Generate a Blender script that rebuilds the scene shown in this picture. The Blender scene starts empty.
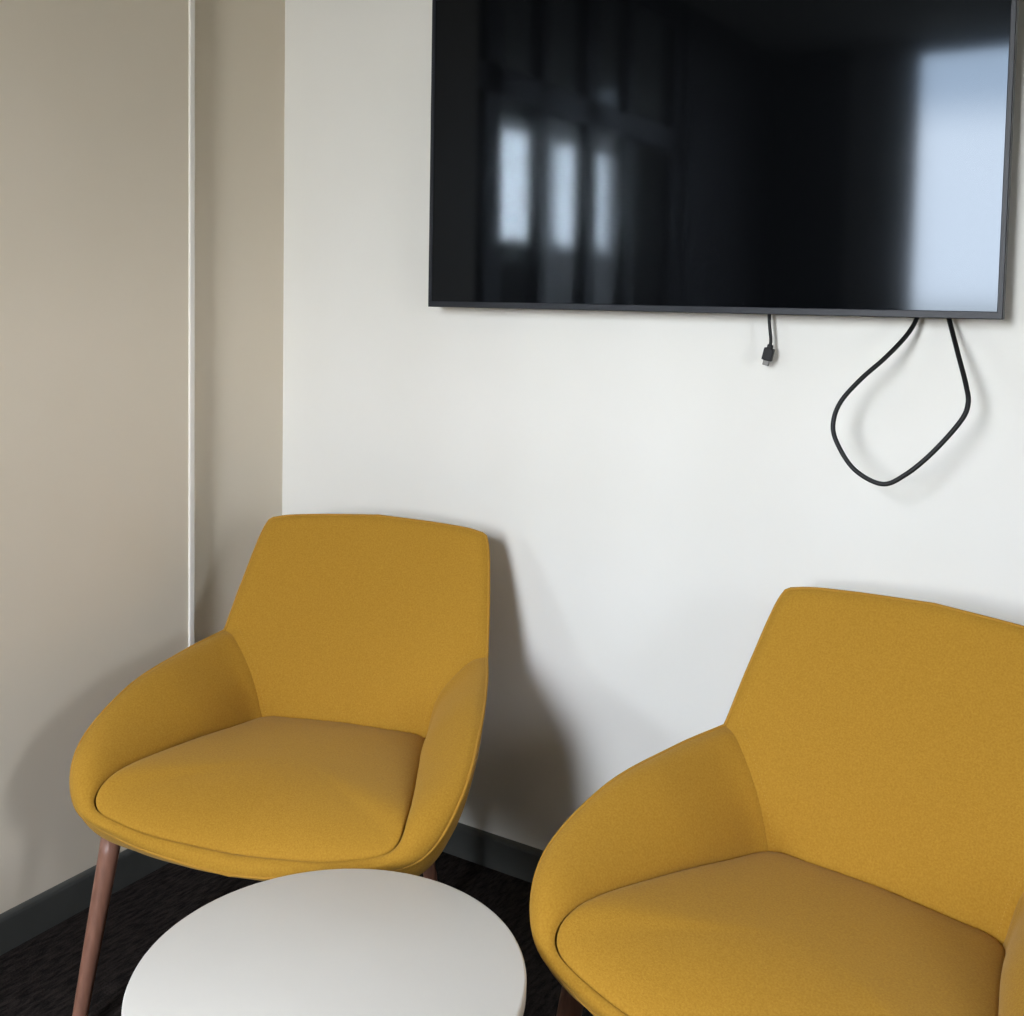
import bpy, bmesh, math
import numpy as np
from mathutils import Vector, Matrix

C = bpy.context.scene.collection
SC = bpy.context.scene

# ------------------------------------------------------------------ materials
def new_mat(name):
    m = bpy.data.materials.new(name); m.use_nodes = True
    nt = m.node_tree
    return m, nt, nt.nodes['Principled BSDF']

def srgb(r, g, b):
    f = lambda v: (v / 255 / 12.92) if v / 255 <= .04045 else ((v / 255 + .055) / 1.055) ** 2.4
    return (f(r), f(g), f(b), 1)

def noise_mat(name, col, col2, scale=(1, 1, 1), nscale=20, rough=.6, bump=.0, bscale=None, bdist=.001, spec=.5, detail=4, sheen=0):
    """two colours mixed by stretched noise, with an optional bump of its own scale"""
    m, nt, p = new_mat(name)
    tc = nt.nodes.new('ShaderNodeTexCoord')
    mp = nt.nodes.new('ShaderNodeMapping'); mp.inputs['Scale'].default_value = scale
    nt.links.new(tc.outputs['Object'], mp.inputs['Vector'])
    n = nt.nodes.new('ShaderNodeTexNoise'); n.inputs['Scale'].default_value = nscale; n.inputs['Detail'].default_value = detail
    nt.links.new(mp.outputs[0], n.inputs['Vector'])
    mx = nt.nodes.new('ShaderNodeMix'); mx.data_type = 'RGBA'
    mx.inputs[6].default_value = col; mx.inputs[7].default_value = col2
    cr = nt.nodes.new('ShaderNodeValToRGB'); cr.color_ramp.elements[0].position = .3; cr.color_ramp.elements[1].position = .7
    nt.links.new(n.outputs['Fac'], cr.inputs['Fac']); nt.links.new(cr.outputs['Color'], mx.inputs[0])
    nt.links.new(mx.outputs[2], p.inputs['Base Color'])
    p.inputs['Roughness'].default_value = rough
    p.inputs['Specular IOR Level'].default_value = spec
    if sheen:
        p.inputs['Sheen Weight'].default_value = sheen; p.inputs['Sheen Roughness'].default_value = .5
        p.inputs['Sheen Tint'].default_value = (1, .8, .45, 1)
    if bump:
        b = nt.nodes.new('ShaderNodeBump'); b.inputs['Strength'].default_value = bump; b.inputs['Distance'].default_value = bdist
        n2 = nt.nodes.new('ShaderNodeTexNoise'); n2.inputs['Scale'].default_value = bscale or nscale; n2.inputs['Detail'].default_value = 3
        nt.links.new(mp.outputs[0], n2.inputs['Vector'])
        nt.links.new(n2.outputs['Fac'], b.inputs['Height']); nt.links.new(b.outputs[0], p.inputs['Normal'])
    return m

M = {}
M['wall'] = noise_mat('wall_paint', srgb(228, 226, 219), srgb(225, 223, 215), nscale=3, rough=.55, bump=.06, bscale=260, spec=.35)
M['wall_side'] = noise_mat('side_wall_paint', srgb(220, 209, 190), srgb(217, 206, 186), nscale=3, rough=.5, bump=.06, bscale=260, spec=.35)
M['ceiling'] = noise_mat('ceiling_paint', srgb(225, 222, 214), srgb(222, 219, 210), nscale=3, rough=.8, spec=.2)
M['dark_panel'] = noise_mat('dark_panel', srgb(46, 44, 43), srgb(40, 39, 38), nscale=4, rough=.6)
M['wall_low_bounce'] = noise_mat('low_bounce_wall_paint', srgb(168, 162, 150), srgb(164, 158, 146), nscale=3, rough=.6, spec=.3)  # unseen front and right walls, toned darker to cut bounce and deepen shadows
M['trim'] = noise_mat('trim_white', srgb(236, 231, 222), srgb(233, 228, 219), nscale=5, rough=.4)
M['baseboard'] = noise_mat('grey_vinyl', srgb(70, 71, 68), srgb(65, 66, 63), nscale=12, rough=.42, spec=.4)
M['alu'] = noise_mat('dark_aluminium', srgb(34, 35, 38), srgb(30, 31, 34), nscale=10, rough=.4)
M['fabric'] = noise_mat('mustard_wool', srgb(171, 128, 41), srgb(155, 112, 29), nscale=330, rough=.85, bump=.35, bscale=620, bdist=.0016, spec=.2, sheen=.12)
M['piping'] = noise_mat('mustard_piping', srgb(170, 126, 44), srgb(162, 118, 38), nscale=300, rough=.8, spec=.2, sheen=.1)
M['thread'] = noise_mat('mustard_thread', srgb(182, 138, 56), srgb(174, 130, 50), nscale=300, rough=.6, spec=.3)
M['wood'] = noise_mat('walnut_wood', srgb(132, 93, 75), srgb(108, 74, 59), scale=(14, 14, 1), nscale=9, rough=.42, bump=.08, bscale=30, spec=.4)
M['table_white'] = noise_mat('white_laminate', srgb(212, 208, 199), srgb(209, 205, 196), nscale=6, rough=.38, spec=.5)
M['table_edge'] = noise_mat('white_edge', srgb(216, 213, 205), srgb(212, 209, 201), nscale=6, rough=.45)
M['metal_white'] = noise_mat('white_metal', srgb(205, 203, 198), srgb(200, 198, 193), nscale=8, rough=.4)
M['bezel'] = noise_mat('tv_bezel', srgb(25, 28, 36), srgb(23, 26, 33), nscale=30, rough=.42, spec=.35)
M['plastic'] = noise_mat('black_plastic', srgb(15, 15, 16), srgb(12, 12, 13), nscale=40, rough=.5, spec=.3)
M['cable'] = noise_mat('black_cable', srgb(12, 12, 13), srgb(10, 10, 11), nscale=60, rough=.45, spec=.3)
M['steel'] = noise_mat('plug_steel', srgb(120, 118, 114), srgb(100, 98, 95), nscale=60, rough=.35)
for n_ in ('steel',):
    M[n_].node_tree.nodes['Principled BSDF'].inputs['Metallic'].default_value = .8

m, nt, p = new_mat('tv_glass'); M['screen'] = m
p.inputs['Base Color'].default_value = srgb(9, 10, 12); p.inputs['Roughness'].default_value = .12; p.inputs['IOR'].default_value = 1.33; p.inputs['Specular Tint'].default_value = (.74, .86, 1, 1)
tc = nt.nodes.new('ShaderNodeTexCoord'); nz = nt.nodes.new('ShaderNodeTexNoise'); nz.inputs['Scale'].default_value = 3
mr = nt.nodes.new('ShaderNodeMapRange'); mr.inputs[3].default_value = .06; mr.inputs[4].default_value = .08
nt.links.new(tc.outputs['Object'], nz.inputs['Vector']); nt.links.new(nz.outputs['Fac'], mr.inputs[0]); nt.links.new(mr.outputs[0], p.inputs['Roughness'])

# clear pane: mostly transparent with a thin specular reflection
m, nt, p = new_mat('clear_glass'); M['glass'] = m
nt.nodes.remove(p)
tr = nt.nodes.new('ShaderNodeBsdfTransparent'); tr.inputs[0].default_value = (.93, .95, .95, 1)
gl = nt.nodes.new('ShaderNodeBsdfGlossy'); gl.inputs['Roughness'].default_value = .02
ms = nt.nodes.new('ShaderNodeMixShader')
ms.inputs[0].default_value = .05; nt.links.new(tr.outputs[0], ms.inputs[1]); nt.links.new(gl.outputs[0], ms.inputs[2])
nt.links.new(ms.outputs[0], nt.nodes['Material Output'].inputs['Surface'])

# ribbed loop-pile carpet, ribs running front to back
m, nt, p = new_mat('dark_carpet'); M['carpet'] = m
tc = nt.nodes.new('ShaderNodeTexCoord')
mp = nt.nodes.new('ShaderNodeMapping'); mp.inputs['Scale'].default_value = (120, 30, 1)
nt.links.new(tc.outputs['Object'], mp.inputs['Vector'])
n1 = nt.nodes.new('ShaderNodeTexNoise'); n1.inputs['Scale'].default_value = 1; n1.inputs['Detail'].default_value = 3
nt.links.new(mp.outputs[0], n1.inputs['Vector'])
n2 = nt.nodes.new('ShaderNodeTexNoise'); n2.inputs['Scale'].default_value = 260; nt.links.new(tc.outputs['Object'], n2.inputs['Vector'])
ad = nt.nodes.new('ShaderNodeMath'); ad.operation = 'MULTIPLY_ADD'; ad.inputs[1].default_value = .45
nt.links.new(n2.outputs['Fac'], ad.inputs[0]); nt.links.new(n1.outputs['Fac'], ad.inputs[2])
cr = nt.nodes.new('ShaderNodeValToRGB')
cr.color_ramp.elements[0].position = .55; cr.color_ramp.elements[0].color = srgb(13, 11, 10)
cr.color_ramp.elements[1].position = .92; cr.color_ramp.elements[1].color = srgb(46, 40, 37)
nt.links.new(ad.outputs[0], cr.inputs['Fac']); nt.links.new(cr.outputs['Color'], p.inputs['Base Color'])
b = nt.nodes.new('ShaderNodeBump'); b.inputs['Strength'].default_value = .8; b.inputs['Distance'].default_value = .006
nt.links.new(ad.outputs[0], b.inputs['Height']); nt.links.new(b.outputs[0], p.inputs['Normal'])
p.inputs['Roughness'].default_value = .95; p.inputs['Specular IOR Level'].default_value = .1

# ------------------------------------------------------------------ mesh helpers
def link(name, bm, mat, parent=None, smooth=True):
    bmesh.ops.recalc_face_normals(bm, faces=bm.faces)
    me = bpy.data.meshes.new(name); bm.to_mesh(me); bm.free()
    if smooth:
        for f in me.polygons: f.use_smooth = True
    o = bpy.data.objects.new(name, me); C.objects.link(o)
    o.data.materials.append(M[mat])
    if parent: o.parent = parent
    return o

def box_bm(x0, x1, y0, y1, z0, z1, bev=0, seg=2, bm=None):
    own = bm is None
    t = bmesh.new()
    bmesh.ops.create_cube(t, size=1)
    for v in t.verts:
        v.co = Vector(((x0 + x1) / 2 + v.co.x * (x1 - x0), (y0 + y1) / 2 + v.co.y * (y1 - y0), (z0 + z1) / 2 + v.co.z * (z1 - z0)))
    if bev: bmesh.ops.bevel(t, geom=t.edges[:], offset=bev, segments=seg, affect='EDGES', profile=.5)
    if own: return t
    me = bpy.data.meshes.new('tmp'); t.to_mesh(me); t.free(); bm.from_mesh(me); bpy.data.meshes.remove(me)
    return bm

def struct(name, bm, mat, smooth=False, parent=None):
    o = link(name, bm, mat, parent, smooth)
    if parent is None: o['kind'] = 'structure'
    return o

def tube_bm(path, radii, n=12, bm=None, closed=False, cap=True):
    bm = bm or bmesh.new()
    P = [Vector(p) for p in path]; N = len(P)
    if not hasattr(radii, '__len__'): radii = [radii] * N
    rings = []; up = None
    for i in range(N):
        a = P[(i - 1) % N] if (closed or i) else P[0]
        b_ = P[(i + 1) % N] if (closed or i < N - 1) else P[-1]
        t = (b_ - a).normalized()
        if up is None:
            up = Vector((0, 0, 1)) if abs(t.z) < .9 else Vector((1, 0, 0))
        up = (up - t * up.dot(t)).normalized(); sd = t.cross(up)
        rings.append([bm.verts.new(P[i] + (up * math.cos(2 * math.pi * k / n) + sd * math.sin(2 * math.pi * k / n)) * radii[i]) for k in range(n)])
    for i in range(N if closed else N - 1):
        r0, r1 = rings[i], rings[(i + 1) % N]
        for k in range(n): bm.faces.new((r0[k], r0[(k + 1) % n], r1[(k + 1) % n], r1[k]))
    if cap and not closed:
        bm.faces.new(rings[0][::-1]); bm.faces.new(rings[-1])
    return bm

def lathe_bm(prof, n=96):
    bm = bmesh.new(); rings = []
    for r, z in prof:
        if r < 1e-6: rings.append([bm.verts.new((0, 0, z))])
        else: rings.append([bm.verts.new((r * math.cos(2 * math.pi * k / n), r * math.sin(2 * math.pi * k / n), z)) for k in range(n)])
    for a, b_ in zip(rings, rings[1:]):
        for k in range(n):
            q = [a[k % len(a)], a[(k + 1) % len(a)], b_[(k + 1) % len(b_)], b_[k % len(b_)]]
            q = list(dict.fromkeys(q))
            if len(q) > 2: bm.faces.new(q)
    return bm

def crom(P, n=16):
    P = np.array(P, float); P = np.vstack([2 * P[0] - P[1], P, 2 * P[-1] - P[-2]]); out = []
    for i in range(1, len(P) - 2):
        p0, p1, p2, p3 = P[i - 1:i + 3]; t = np.linspace(0, 1, n, endpoint=False)[:, None]
        out.append(.5 * ((2 * p1) + (-p0 + p2) * t + (2 * p0 - 5 * p1 + 4 * p2 - p3) * t ** 2 + (-p0 + 3 * p1 - 3 * p2 + p3) * t ** 3))
    return np.vstack(out + [P[-2:-1]])

def resample(L, n):
    L = np.array(L); d = np.r_[0, np.cumsum(np.linalg.norm(np.diff(L, axis=0), axis=1))]
    t = np.linspace(0, d[-1], n)
    return np.stack([np.interp(t, d, L[:, k]) for k in range(3)], 1)

def normals(G):
    du = np.gradient(G, axis=0); dv = np.gradient(G, axis=1)
    n = np.cross(du, dv); return n / (np.linalg.norm(n, axis=-1, keepdims=True) + 1e-12)

def grid_bm(G, bm=None):
    bm = bm or bmesh.new()
    V = [[bm.verts.new(Vector(G[i, j])) for j in range(G.shape[1])] for i in range(G.shape[0])]
    for i in range(G.shape[0] - 1):
        for j in range(G.shape[1] - 1):
            bm.faces.new((V[i][j], V[i + 1][j], V[i + 1][j + 1], V[i][j + 1]))
    return bm

def coons(c0, c1, d0, d1, pw=1):
    """c0,c1: curves along u at v=0/1 (nu,3); d0,d1: curves along v at u=0/1 (nv,3)"""
    nu, nv = len(c0), len(d0)
    u = np.linspace(0, 1, nu)[:, None, None] ** pw; v = np.linspace(0, 1, nv)[None, :, None]
    S = (1 - v) * c0[:, None] + v * c1[:, None] + (1 - u) * d0[None] + u * d1[None]
    S -= (1 - u) * (1 - v) * c0[0] + u * (1 - v) * c0[-1] + (1 - u) * v * c1[0] + u * v * c1[-1]
    return S

def thing(name, label, cat, loc=(0, 0, 0), rz=0, group=None):
    o = bpy.data.objects.new(name, None); C.objects.link(o); o.empty_display_size = .1
    o.location = loc; o.rotation_euler = (0, 0, rz); tag(o, label, cat, group); return o

def tag(o, label, cat, group=None):
    o['label'] = label; o['category'] = cat
    if group: o['group'] = group

# ------------------------------------------------------------------ the room
XL, YS, REC = .028, -.331, 0.0          # face of the left wall, its far edge, plane of the recess
FY, RX, CZ = -4.0, 3.7, 2.75            # front wall, right wall, ceiling
GY0, GY1 = -1.0, -2.75                  # glazed partition in the left wall
struct('floor', box_bm(XL, RX + .1, FY - .1, .1, -.1, 0), 'carpet')
struct('floor_corridor', box_bm(-1.9, XL, -6.2, .1, -.1, 0), 'carpet')
struct('ceiling', box_bm(XL, RX + .1, FY - .1, .1, CZ, CZ + .1), 'ceiling')
struct('ceiling_corridor', box_bm(-1.9, XL, -6.2, .1, CZ, CZ + .1), 'ceiling')
struct('wall_back', box_bm(-1.9, RX + .1, 0, .12, 0, CZ), 'wall')
RY0, RY1, RZ0, RZ1 = -1.80, -1.40, 1.2, 1.95
struct('wall_right', box_bm(RX, RX + .1, RY1, 0, 0, CZ), 'wall_low_bounce')
struct('wall_right_front', box_bm(RX, RX + .1, FY, RY0, 0, CZ), 'wall_low_bounce')
struct('wall_right_low', box_bm(RX, RX + .1, RY0, RY1, 0, RZ0), 'wall_low_bounce')
struct('wall_right_high', box_bm(RX, RX + .1, RY0, RY1, RZ1, CZ), 'wall_low_bounce')
struct('wall_recess', box_bm(-.07, REC, YS + .002, 0, 0, CZ), 'wall_side')
struct('wall_left', box_bm(-.07, XL, GY0, YS - .014, 0, CZ), 'wall_side')
struct('wall_left_beyond', box_bm(-.07, XL, FY - .1, GY1, 0, CZ), 'dark_panel')
struct('trim_1', box_bm(-.02, XL + .006, YS - .014, YS, 0.0, CZ, .0015), 'trim')
# front wall with one tall window, dark panelling on its left end
WX0, WX1 = .765, 1.60
struct('wall_front_left', box_bm(XL, .46, FY - .1, FY, 0, CZ), 'dark_panel')
struct('wall_front_pier', box_bm(.46, WX0, FY - .1, FY, 0, CZ), 'wall')
struct('wall_front', box_bm(WX1, RX + .1, FY - .1, FY, 0, CZ), 'wall_low_bounce')

def window(name, axis, pos, a0, a1, z0, z1, bars_a, bars_z, w=.05, d=.06):
    """glazing in the plane axis = pos; the frame is the window, its pane a part of it"""
    bm = bmesh.new()
    def bar(p0, p1, q0, q1):
        if axis == 'y': box_bm(p0, p1, pos - d / 2, pos + d / 2, q0, q1, .003, 1, bm)
        else: box_bm(pos - d / 2, pos + d / 2, p0, p1, q0, q1, .003, 1, bm)
    for a, ww in bars_a: bar(a - ww / 2, a + ww / 2, z0, z1)
    for z, ww in bars_z: bar(a0, a1, z - ww / 2, z + ww / 2)
    o = struct(name, bm, 'alu')
    pb = box_bm(a0, a1, pos - .003, pos + .003, z0, z1) if axis == 'y' else box_bm(pos - .003, pos + .003, a0, a1, z0, z1)
    link('pane', pb, 'glass', o, False)
    return o
WZ = 1.02
struct('wall_front_sill', box_bm(WX0, WX1, FY - .1, FY, 0, WZ), 'wall_low_bounce')
window('window_1', 'y', FY - .05, WX0, WX1, WZ, CZ, [(WX0 + .025, .05), (WX1 - .025, .05)], [(WZ + .03, .06), (CZ - .03, .06)])
window('window_2', 'x', -.02, GY1, GY0, 0, CZ,
       [(GY0 - .0, .04), (-1.135, .11), (-1.48, .05), (-1.86, .10), (-2.2, .05), (GY1 + .05, .10)], [(.05, .10), (2.10, .10), (CZ - .06, .12)])
window('window_4', 'x', RX + .05, RY0, RY1, RZ0, RZ1, [(RY0 + .025, .05), (RY1 - .025, .05)], [(RZ0 + .025, .05), (RZ1 - .025, .05)])
# corridor behind the glazed partition, daylit by a window of its own
struct('wall_corridor_low', box_bm(-1.9, -1.75, -6.2, .1, 0, 1.7), 'wall')
struct('wall_corridor_high', box_bm(-1.9, -1.75, -6.2, .1, 2.55, CZ), 'wall')
struct('wall_corridor_near', box_bm(-1.9, -1.75, -3.2, .1, 1.7, 2.55), 'wall')
struct('wall_corridor_far', box_bm(-1.9, -1.75, -6.2, -5.75, 1.7, 2.55), 'wall')
struct('wall_corridor_end', box_bm(-1.9, XL, -6.3, -6.2, 0, CZ), 'wall')
struct('wall_corridor_inner', box_bm(-.07, XL, -6.2, FY - .1, 0, CZ), 'dark_panel')
window('window_3', 'x', -1.8, -5.75, -3.2, 1.7, 2.55, [(-5.72, .06), (-4.7, .05), (-3.23, .06)], [(1.73, .06), (2.52, .06)])

# skirting: a flat strip with a rounded top lip
BH = .0805
def skirting(name, run, mat='baseboard'):
    (x0, y0), (x1, y1), (nx, ny) = run
    prof = [(0, 0), (.010, 0), (.010, BH - .012), (.0085, BH - .006), (.0055, BH - .002), (.002, BH), (0, BH)]
    bm = bmesh.new(); A = [bm.verts.new((x0 + nx * d, y0 + ny * d, z)) for d, z in prof]; B = [bm.verts.new((x1 + nx * d, y1 + ny * d, z)) for d, z in prof]
    for k in range(len(prof)): bm.faces.new((A[k], A[(k + 1) % len(prof)], B[(k + 1) % len(prof)], B[k]))
    bm.faces.new(A[::-1]); bm.faces.new(B)
    return struct(name, bm, mat)
skirting('baseboard_back', ((REC, 0), (RX, 0), (0, -1)))
skirting('baseboard_left', ((XL, GY0), (XL, YS - .014), (1, 0)))
skirting('baseboard_recess', ((REC, YS), (REC, -.0105), (1, 0)))

# ------------------------------------------------------------------ armchair
RIM = [(0, -.408, .842), (.149, -.405, .834), (.243, -.394, .825), (.272, -.380, .804), (.294, -.318, .694), (.309, -.257, .588),
       (.341, -.138, .574), (.373, .019, .546), (.381, .166, .481), (.334, .239, .405), (.220, .270, .375), (.094, .278, .356), (0, .280, .349)]
CUS = [(0, -.221, .416), (.117, -.213, .416), (.189, -.209, .412), (.217, -.121, .422), (.252, .014, .438), (.292, .185, .447),
       (.284, .252, .417), (.189, .267, .394), (.082, .262, .380), (0, .258, .374)]
SEAM = [(.189, -.209, .412), (.217, -.209, .511), (.273, -.237, .577), (.309, -.257, .588)]
BASE = [(0, -.270, .335), (.1, -.268, .335), (.17, -.262, .335), (.2, -.25, .335), (.225, -.225, .335), (.245, -.19, .335), (.268, -.1, .335),
        (.285, 0, .332), (.290, .1, .330), (.270, .185, .330), (.18, .222, .330), (.09, .232, .330), (0, .235, .330)]
K = 16
rim = np.vstack([crom(RIM[:6], K)[:-1], crom(RIM[5:], K)])   # a crisp notch where the arm meets the back
cus, base = crom(CUS, K), crom(BASE, K)
seam = resample(crom(SEAM, K), 40)
CORNER = int(2.55 * K)

def flip(G, s):                                   # chair faces -Y; s mirrors left/right
    return G * np.array([s, -1, 1])

def edge_fall(e, w):                              # 0 at an edge, 1 beyond distance w, quarter-round between
    return np.sqrt(np.clip(1 - (1 - np.clip(e / w, 0, 1)) ** 2, 0, 1))

def back_half():
    nu, nv = 36, 64
    c0 = resample(cus[:2 * K + 1], nu); c1 = resample(rim[:CORNER + 1], nu)
    side = np.vstack([seam, rim[CORNER:5 * K][::-1]]); d1 = resample(side, nv)
    mid = crom([c0[0], c0[0] * .7 + c1[0] * .3 + np.array([0, .010, 0]), c0[0] * .35 + c1[0] * .65 + np.array([0, .004, 0]), c1[0]], K)
    d0 = resample(mid, nv)
    S = coons(c0, c1, d0, d1, 3)
    for _ in range(120):
        S[1:-1, 1:-1] = .25 * (S[:-2, 1:-1] + S[2:, 1:-1] + S[1:-1, :-2] + S[1:-1, 2:])
    sl = np.linalg.norm(np.diff(seam, axis=0), axis=1).sum(); tl = np.linalg.norm(np.diff(side, axis=0), axis=1).sum()
    vs = sl / tl
    u = np.linspace(0, 1, nu)[:, None]; v = np.linspace(0, 1, nv)[None, :]
    eu = (1 - u) * .28 + 0 * v; ev = (1 - v) * .45 + 0 * u
    up_ = np.clip((v - vs + .03) / .15, 0, 1); up_ = up_ * up_ * (3 - 2 * up_)
    q = np.clip(eu / .10, 0, 1); soft = q * q * (3 - 2 * q) * .7 + .3 * edge_fall(eu, .012)
    disp = .010 * edge_fall(ev, .03) * (soft * (1 - up_) + edge_fall(eu, .03) * up_)
    n = normals(S); sgn = np.sign((n * np.array([0, 1, .3])).sum(-1).mean())
    return S + sgn * n * disp[..., None]

def arm_half():
    nu, nv = 90, 26
    d0 = resample(crom(SEAM, K), nv)
    ru = rim[5 * K:]; cu = cus[2 * K:]
    # matched parameter: the control points of rim and cushion edge correspond piecewise
    tr_ = [0, .15, .36, .56, .70, .84, .93, 1.0]; rk = [0, 1, 2, 3, 4, 5, 6, 7]; ck = [0, 1, 2, 3.0, 4.0, 5, 6, 7]
    t = np.linspace(0, 1, nu)
    ri = np.interp(t, tr_, rk) * K; ci = np.interp(t, tr_, ck) * K
    from_ = lambda L, idx: np.stack([np.interp(idx, np.arange(len(L)), L[:, k]) for k in range(3)], 1)
    def smooth(L):
        for _ in range(6):
            L[1:-1] = .25 * L[:-2] + .5 * L[1:-1] + .25 * L[2:]
        return L
    c1 = from_(ru, ri); c0 = from_(cu, ci)
    d1 = np.linspace(0, 1, nv)[:, None] * (c1[-1] - c0[-1]) + c0[-1]
    S = coons(c0, c1, d0, d1)
    # the curved seam only shapes the rear of the arm
    lin = c0[:, None] * (1 - np.linspace(0, 1, nv))[None, :, None] + c1[:, None] * np.linspace(0, 1, nv)[None, :, None]
    wgt = np.clip(1 - np.linspace(0, 1, nu) / .45, 0, 1)[:, None, None] ** 1.5
    S = lin + (S - lin) * 0 + (np.array(d0)[None] - (d0[0] + (d0[-1] - d0[0]) * np.linspace(0, 1, nv)[:, None])[None]) * wgt
    u = np.linspace(0, 1, nu)[:, None]; v = np.linspace(0, 1, nv)[None, :]
    Lc = np.linalg.norm(c1 - c0, axis=1)[:, None]
    w = np.minimum(.05, .65 * Lc); e = (1 - v) * Lc
    disp = .34 * w * edge_fall(e, w) * edge_fall(v * Lc, np.minimum(.05, .5 * Lc)) * 1.0 + .05 * Lc * np.sin(np.pi * v)
    es = u * 1.0
    es = np.clip(es / .30, 0, 1); disp = disp * es * es * (3 - 2 * es) + .003 * edge_fall(u + 0 * v, .03) * (1 - es) * edge_fall((1 - v) * Lc, .02)
    n = normals(S); sgn = np.sign((n[20:50, 8:20] * np.array([-1, 0, .8])).sum(-1).mean())
    return S + sgn * n * disp[..., None], S

def shell_half():
    nv = 18; idx = np.linspace(0, len(rim) - 1, 150)
    f = lambda L: np.stack([np.interp(idx, np.arange(len(L)), L[:, k]) for k in range(3)], 1)
    r_, b_ = f(rim), f(base)
    v = np.linspace(0, 1, nv)[None, :, None]
    S = r_[:, None] * (1 - v) + b_[:, None] * v
    n = normals(S); ctr = np.array([0, .0, .5])
    sg = np.sign((n * (S - ctr)).sum(-1, keepdims=True)); sg = np.sign(sg.mean())
    i = idx / K
    amp = np.interp(i, [0, 3, 4.5, 5.5, 7, 8.5, 10, 12], [.020, .014, .010, .014, .022, .020, .008, .006])[:, None, None]
    S = S + sg * n * amp * np.sin(np.pi * v) ** .8
    S[0, :, 0] = 0; S[-1, :, 0] = 0
    return S

def fix_center(G, rows):
    G = G.copy()
    for r in rows: G[r, :, 0] = 0
    return G

def make_armchair(label, loc, rz, group):
    t = thing('armchair', label, 'armchair', loc, rz, group)
    # outer shell with its underside
    S = shell_half(); bm = grid_bm(flip(S, 1)); grid_bm(flip(S, -1), bm)
    ring = [tuple(q) for q in flip(S[:, -1], 1)] + [tuple(q) for q in flip(S[::-1, -1], -1)]
    vs_ = [bm.verts.new(q) for q in ring]; c = bm.verts.new((0, 0, .325))
    for a, b_ in zip(vs_, vs_[1:] + vs_[:1]): bm.faces.new((a, b_, c))
    bmesh.ops.remove_doubles(bm, verts=bm.verts, dist=1e-5)
    link('shell', bm, 'fabric', t)
    # upholstered back
    B = fix_center(back_half(), [0])
    bm = grid_bm(flip(B, 1)); grid_bm(flip(B, -1), bm); bmesh.ops.remove_doubles(bm, verts=bm.verts, dist=1e-5)
    link('backrest', bm, 'fabric', t)
    # padded arms that sweep round to the lip under the cushion
    A, A0 = arm_half(); A = fix_center(A, [-1])
    cut = 66
    for s in (-1, 1):
        link('armrest', grid_bm(flip(A[:cut + 1], s)), 'fabric', t)
    bm = grid_bm(flip(A[cut:], 1)); grid_bm(flip(A[cut:], -1), bm); bmesh.ops.remove_doubles(bm, verts=bm.verts, dist=1e-5)
    link('front_lip', bm, 'fabric', t)
    # seat cushion
    half = resample(cus, 80); loop = np.vstack([half, (half * np.array([-1, 1, 1]))[::-1][1:-1]])
    ctr = np.array([0, .02, 0.0]); nr = 26
    loop[:, :2] = ctr[:2] + (loop[:, :2] - ctr[:2]) * .993
    rr = np.sin(np.linspace(0, 1, nr) * np.pi / 2)
    bm = bmesh.new(); rows = []
    for r in rr[1:]:
        q = ctr + (loop - ctr) * r
        zb = loop[:, 2]; zc = .434
        q[:, 2] = zb * r ** 2.2 + zc * (1 - r ** 2.2) + .017 * (1 - r ** 9) ** .5
        rows.append(q)
    for dz, k in ((-.012, .992), (-.03, .965)):
        q = ctr + (loop - ctr) * k; q[:, 2] = loop[:, 2] + dz; rows.append(q)
    V = [[bm.verts.new(Vector((p[0], -p[1], p[2]))) for p in row] for row in rows]
    top = bm.verts.new((0, -ctr[1], .451)); n = len(loop)
    for k in range(n): bm.faces.new((top, V[0][k], V[0][(k + 1) % n]))
    for a, b_ in zip(V, V[1:]):
        for k in range(n): bm.faces.new((a[k], b_[k], b_[(k + 1) % n], a[(k + 1) % n]))
    link('seat_cushion', bm, 'fabric', t)
    # piping along the whole rim
    rl = resample(rim, 130); loop = np.vstack([flip(rl, 1), flip(rl, -1)[::-1][1:-1]])
    link('piping', tube_bm(loop, .0031, 8, closed=True), 'piping', t)
    # stitches beside each arm seam
    for s in (-1, 1):
        bm = bmesh.new(); L = resample(crom(SEAM, K), 300); k = 30
        Bn = normals(B)
        edge = flip(resample(np.vstack([B[-3, :int(64 * .62)]]), 90), s)
        for q in range(4, 88, 2):
            tube_bm([edge[q] , edge[q] * .35 + edge[q + 1] * .65], .0004, 5, bm)
        link('stitching', bm, 'thread', t)
    # turned, tapered, splayed legs
    for s in (-1, 1):
        for yt, xf, yf, xt in LEGS:
            top_ = Vector((s * xt, -yt, .345)); foot = Vector((s * xf, -yf, 0))
            path = [foot, foot + (top_ - foot) * .01] + [foot.lerp(top_, k / 10) for k in range(1, 11)]
            rad = [.0115, .0125] + [.0128 + (.0190 - .0128) * (k / 10) ** .9 for k in range(1, 11)]
            link('leg', tube_bm(path, rad, 20), 'wood', t)
    return t
LEGS = [(.205, .302, .285, .281), (-.20, .20, -.27, .165)]

make_armchair('mustard yellow armchair in the corner beside the left wall, all of its backrest visible', (.577, -.5463, 0), math.radians(17.6), 'mustard armchairs')
make_armchair('mustard yellow armchair below the hanging cable loop, cut off by the photo edge', (1.6083, -.5775, 0), math.radians(-9.9), 'mustard armchairs')

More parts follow.
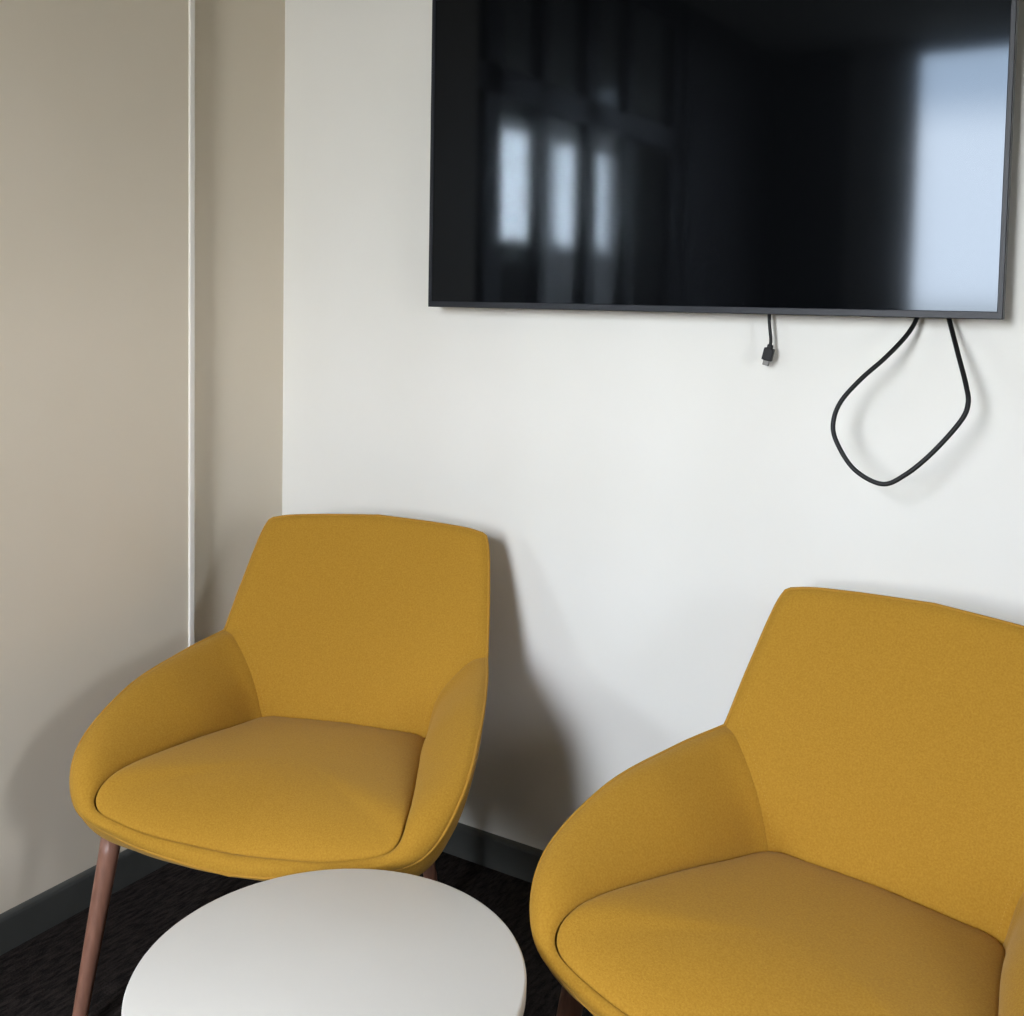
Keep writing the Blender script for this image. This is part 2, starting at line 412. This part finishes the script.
# ------------------------------------------------------------------ round table
TZ, TR = .43, .267
tb = thing('coffee_table', 'low round white coffee table in front of the two mustard armchairs', 'coffee table', (1.067, -1.013, 0))
link('tabletop', lathe_bm([(0, TZ), (TR - .004, TZ), (TR - .0012, TZ - .0012), (TR, TZ - .004), (TR, TZ - .021), (TR - .002, TZ - .024), (TR - .03, TZ - .025), (0, TZ - .025)], 128), 'table_white', tb)
link('column', lathe_bm([(0, TZ - .025), (.10, TZ - .025), (.10, TZ - .031), (.034, TZ - .034), (.03, TZ - .05), (.03, .03), (0, .03)], 48), 'metal_white', tb)
link('base_plate', lathe_bm([(0, .03), (.04, .03), (.06, .014), (.18, .010), (.188, .006), (.188, 0), (0, 0)], 96), 'metal_white', tb)

# ------------------------------------------------------------------ television
T0, T1, TZ0, TZ1, TY = .524, 1.751, 1.329, 2.038, -.07
tv = thing('flat_screen_tv', 'large black wall-hung television with thin grey bezel, switched off', 'television', ((T0 + T1) / 2, 0, TZ0))
def rel(bm, o):
    bmesh.ops.translate(bm, verts=bm.verts, vec=-Vector(o.location)); return bm
bz = .0095
bm = bmesh.new()
def rect(x0, x1, z0, z1, y): return [bm.verts.new(q) for q in ((x0, y, z0), (x1, y, z0), (x1, y, z1), (x0, y, z1))]
e_ = .0012; zi0, zi1, xi0, xi1 = TZ0 + .0135, TZ1 - bz, T0 + bz, T1 - bz
loops = [rect(xi0, xi1, zi0, zi1, TY + .026), rect(xi0, xi1, zi0, zi1, TY + e_), rect(xi0 - e_, xi1 + e_, zi0 - e_, zi1 + e_, TY),
         rect(T0 + e_, T1 - e_, TZ0 + e_, TZ1 - e_, TY), rect(T0, T1, TZ0, TZ1, TY + e_), rect(T0, T1, TZ0, TZ1, TY + .026)]
for la, lb in zip(loops, loops[1:] + loops[:1]):
    for k in range(4): bm.faces.new((la[k], la[(k + 1) % 4], lb[(k + 1) % 4], lb[k]))
link('bezel', rel(bm, tv), 'bezel', tv, False)
link('screen', rel(box_bm(T0 + .004, T1 - .004, TY + .0025, TY + .02, TZ0 + .004, TZ1 - .004), tv), 'screen', tv, False)
link('rear_housing', rel(box_bm(T0 + .012, T1 - .012, TY + .018, TY + .052, TZ0 + .03, TZ1 - .012, .01), tv), 'plastic', tv, False)
link('wall_bracket', rel(box_bm(.9, 1.37, TY + .05, -.0005, TZ0 + .15, TZ1 - .15, .002), tv), 'plastic', tv, False)

# short lead with a plug hanging under the set
pl = thing('plug_cord', 'short black cable with a small plug hanging below the television', 'cable', (1.325, -.03, 1.34))
lead = crom([(1.3245, -.026, 1.341), (1.325, -.028, 1.325), (1.3275, -.03, 1.305), (1.3305, -.03, 1.28), (1.3295, -.03, 1.262)], 10)
link('lead', rel(tube_bm(lead, .0033, 12), pl), 'cable', pl)
def plug(z0, z1, w, d, bev, cx):
    t = box_bm(-w / 2, w / 2, -d / 2, d / 2, z0, z1, bev)
    bmesh.ops.rotate(t, verts=t.verts, cent=(0, 0, 0), matrix=Matrix.Rotation(math.radians(13), 3, 'Y'))
    bmesh.ops.translate(t, verts=t.verts, vec=(1.3295, -.03, 1.264)); return rel(t, pl)
ph = link('plug_housing', plug(-.027, -.002, .0205, .011, .002, 0), 'plastic', pl, False)
bs = plug(-.006, .006, .012, .009, .003, 0); link('strain_relief', bs, 'plastic', ph, False)
link('plug_tip', plug(-.037, -.026, .0125, .005, .0008, 0), 'steel', ph, False)

# stiff cable drooping in a loop
lp = thing('looped_cord', 'long black cable drooping in a wide loop below the television', 'cable', (1.64, -.03, 1.34))
LOOP = [(1.6055, -0.03, 1.352), (1.6035, -0.034, 1.3281), (1.5898, -0.055, 1.2951), (1.5609, -0.085, 1.2549), (1.523, -0.105, 1.2139), (1.4925, -0.12, 1.1709), (1.484, -0.13, 1.1309), (1.4963, -0.138, 1.0961), (1.529, -0.142, 1.0542), (1.5767, -0.142, 1.034), (1.6145, -0.14, 1.0537), (1.6562, -0.132, 1.0954), (1.6975, -0.12, 1.1516), (1.7078, -0.112, 1.1829), (1.7015, -0.1, 1.2146), (1.6798, -0.07, 1.2736), (1.6583, -0.034, 1.3294), (1.6543, -0.03, 1.352)]
link('cord', rel(tube_bm(crom(LOOP, 14), .0043, 12), lp), 'cable', lp)

# ------------------------------------------------------------------ light: sky through the windows
w = bpy.data.worlds.new('sky'); SC.world = w; w.use_nodes = True
nt = w.node_tree; bg = nt.nodes['Background']
tc = nt.nodes.new('ShaderNodeTexCoord'); sx = nt.nodes.new('ShaderNodeSeparateXYZ'); nt.links.new(tc.outputs['Generated'], sx.inputs[0])
mr = nt.nodes.new('ShaderNodeMapRange'); mr.inputs[1].default_value = -1; mr.inputs[2].default_value = 1
nt.links.new(sx.outputs['Z'], mr.inputs[0])
cr = nt.nodes.new('ShaderNodeValToRGB'); nt.links.new(mr.outputs[0], cr.inputs['Fac'])
e = cr.color_ramp.elements
e[0].position = .30; e[0].color = (.08, .08, .08, 1)
e[1].position = 1; e[1].color = (1.08, 1.10, 1.24, 1)
for pos, col in ((.492, (.27, .27, .26, 1)), (.506, (.975, .96, 1.0, 1)), (.575, (.975, .96, 1.0, 1)), (.592, (.52, .57, .66, 1)), (.625, (.55, .60, .68, 1)), (.65, (1.08, 1.09, 1.22, 1))):
    q = e.new(pos); q.color = col
nt.links.new(cr.outputs['Color'], bg.inputs['Color']); bg.inputs['Strength'].default_value = 53

def portal(name, loc, rot, sx_, sy_):
    l = bpy.data.lights.new(name, 'AREA'); l.shape = 'RECTANGLE'; l.size = sx_; l.size_y = sy_; l.cycles.is_portal = True
    o = bpy.data.objects.new(name, l); C.objects.link(o); o.location = loc; o.rotation_euler = rot; return o
portal('window_daylight', ((WX0 + WX1) / 2, FY - .12, (WZ + CZ) / 2), (math.radians(90), 0, 0), WX1 - WX0, CZ - WZ)
lamp = bpy.data.lights.new('ceiling_lamp', 'AREA'); lamp.shape = 'SQUARE'; lamp.size = .6; lamp.energy = 2.5; lamp.color = (1, .95, .88)
lo = bpy.data.objects.new('ceiling_lamp', lamp); C.objects.link(lo); lo.location = (1.35, -2.1, CZ - .01)
portal('side_daylight', (RX + .12, (RY0 + RY1) / 2, (RZ0 + RZ1) / 2), (math.radians(90), 0, math.radians(90)), RY1 - RY0, RZ1 - RZ0)
portal('corridor_daylight', (-1.92, -4.475, 2.125), (math.radians(90), 0, math.radians(-90)), 2.55, .85)

# ------------------------------------------------------------------ camera
F, PY, YAW, PIT, ROL = 1062.03, 364.25, 31.677, 3.390, 1.0507
a, b_, r_ = map(math.radians, (YAW, PIT, ROL))
fw = Vector((-math.sin(a), math.cos(a), 0)); rt = Vector((math.cos(a), math.sin(a), 0)); up = Vector((0, 0, 1))
fw2 = fw * math.cos(b_) - up * math.sin(b_); up2 = up * math.cos(b_) + fw * math.sin(b_)
R = rt * math.cos(r_) + up2 * math.sin(r_); U = -rt * math.sin(r_) + up2 * math.cos(r_)
cam = bpy.data.cameras.new('camera'); co = bpy.data.objects.new('camera', cam); C.objects.link(co)
co.matrix_world = Matrix(((R.x, U.x, -fw2.x, 1.9957), (R.y, U.y, -fw2.y, -2.0766), (R.z, U.z, -fw2.z, 1.345), (0, 0, 0, 1)))
cam.sensor_width = 36; cam.lens = F / 1024 * 36; cam.shift_y = -(508 - PY) / 1024; cam.clip_start = .05
SC.camera = co
SC.view_settings.view_transform = 'Standard'; SC.view_settings.look = 'None'; SC.view_settings.gamma = 1; SC.view_settings.exposure = 0
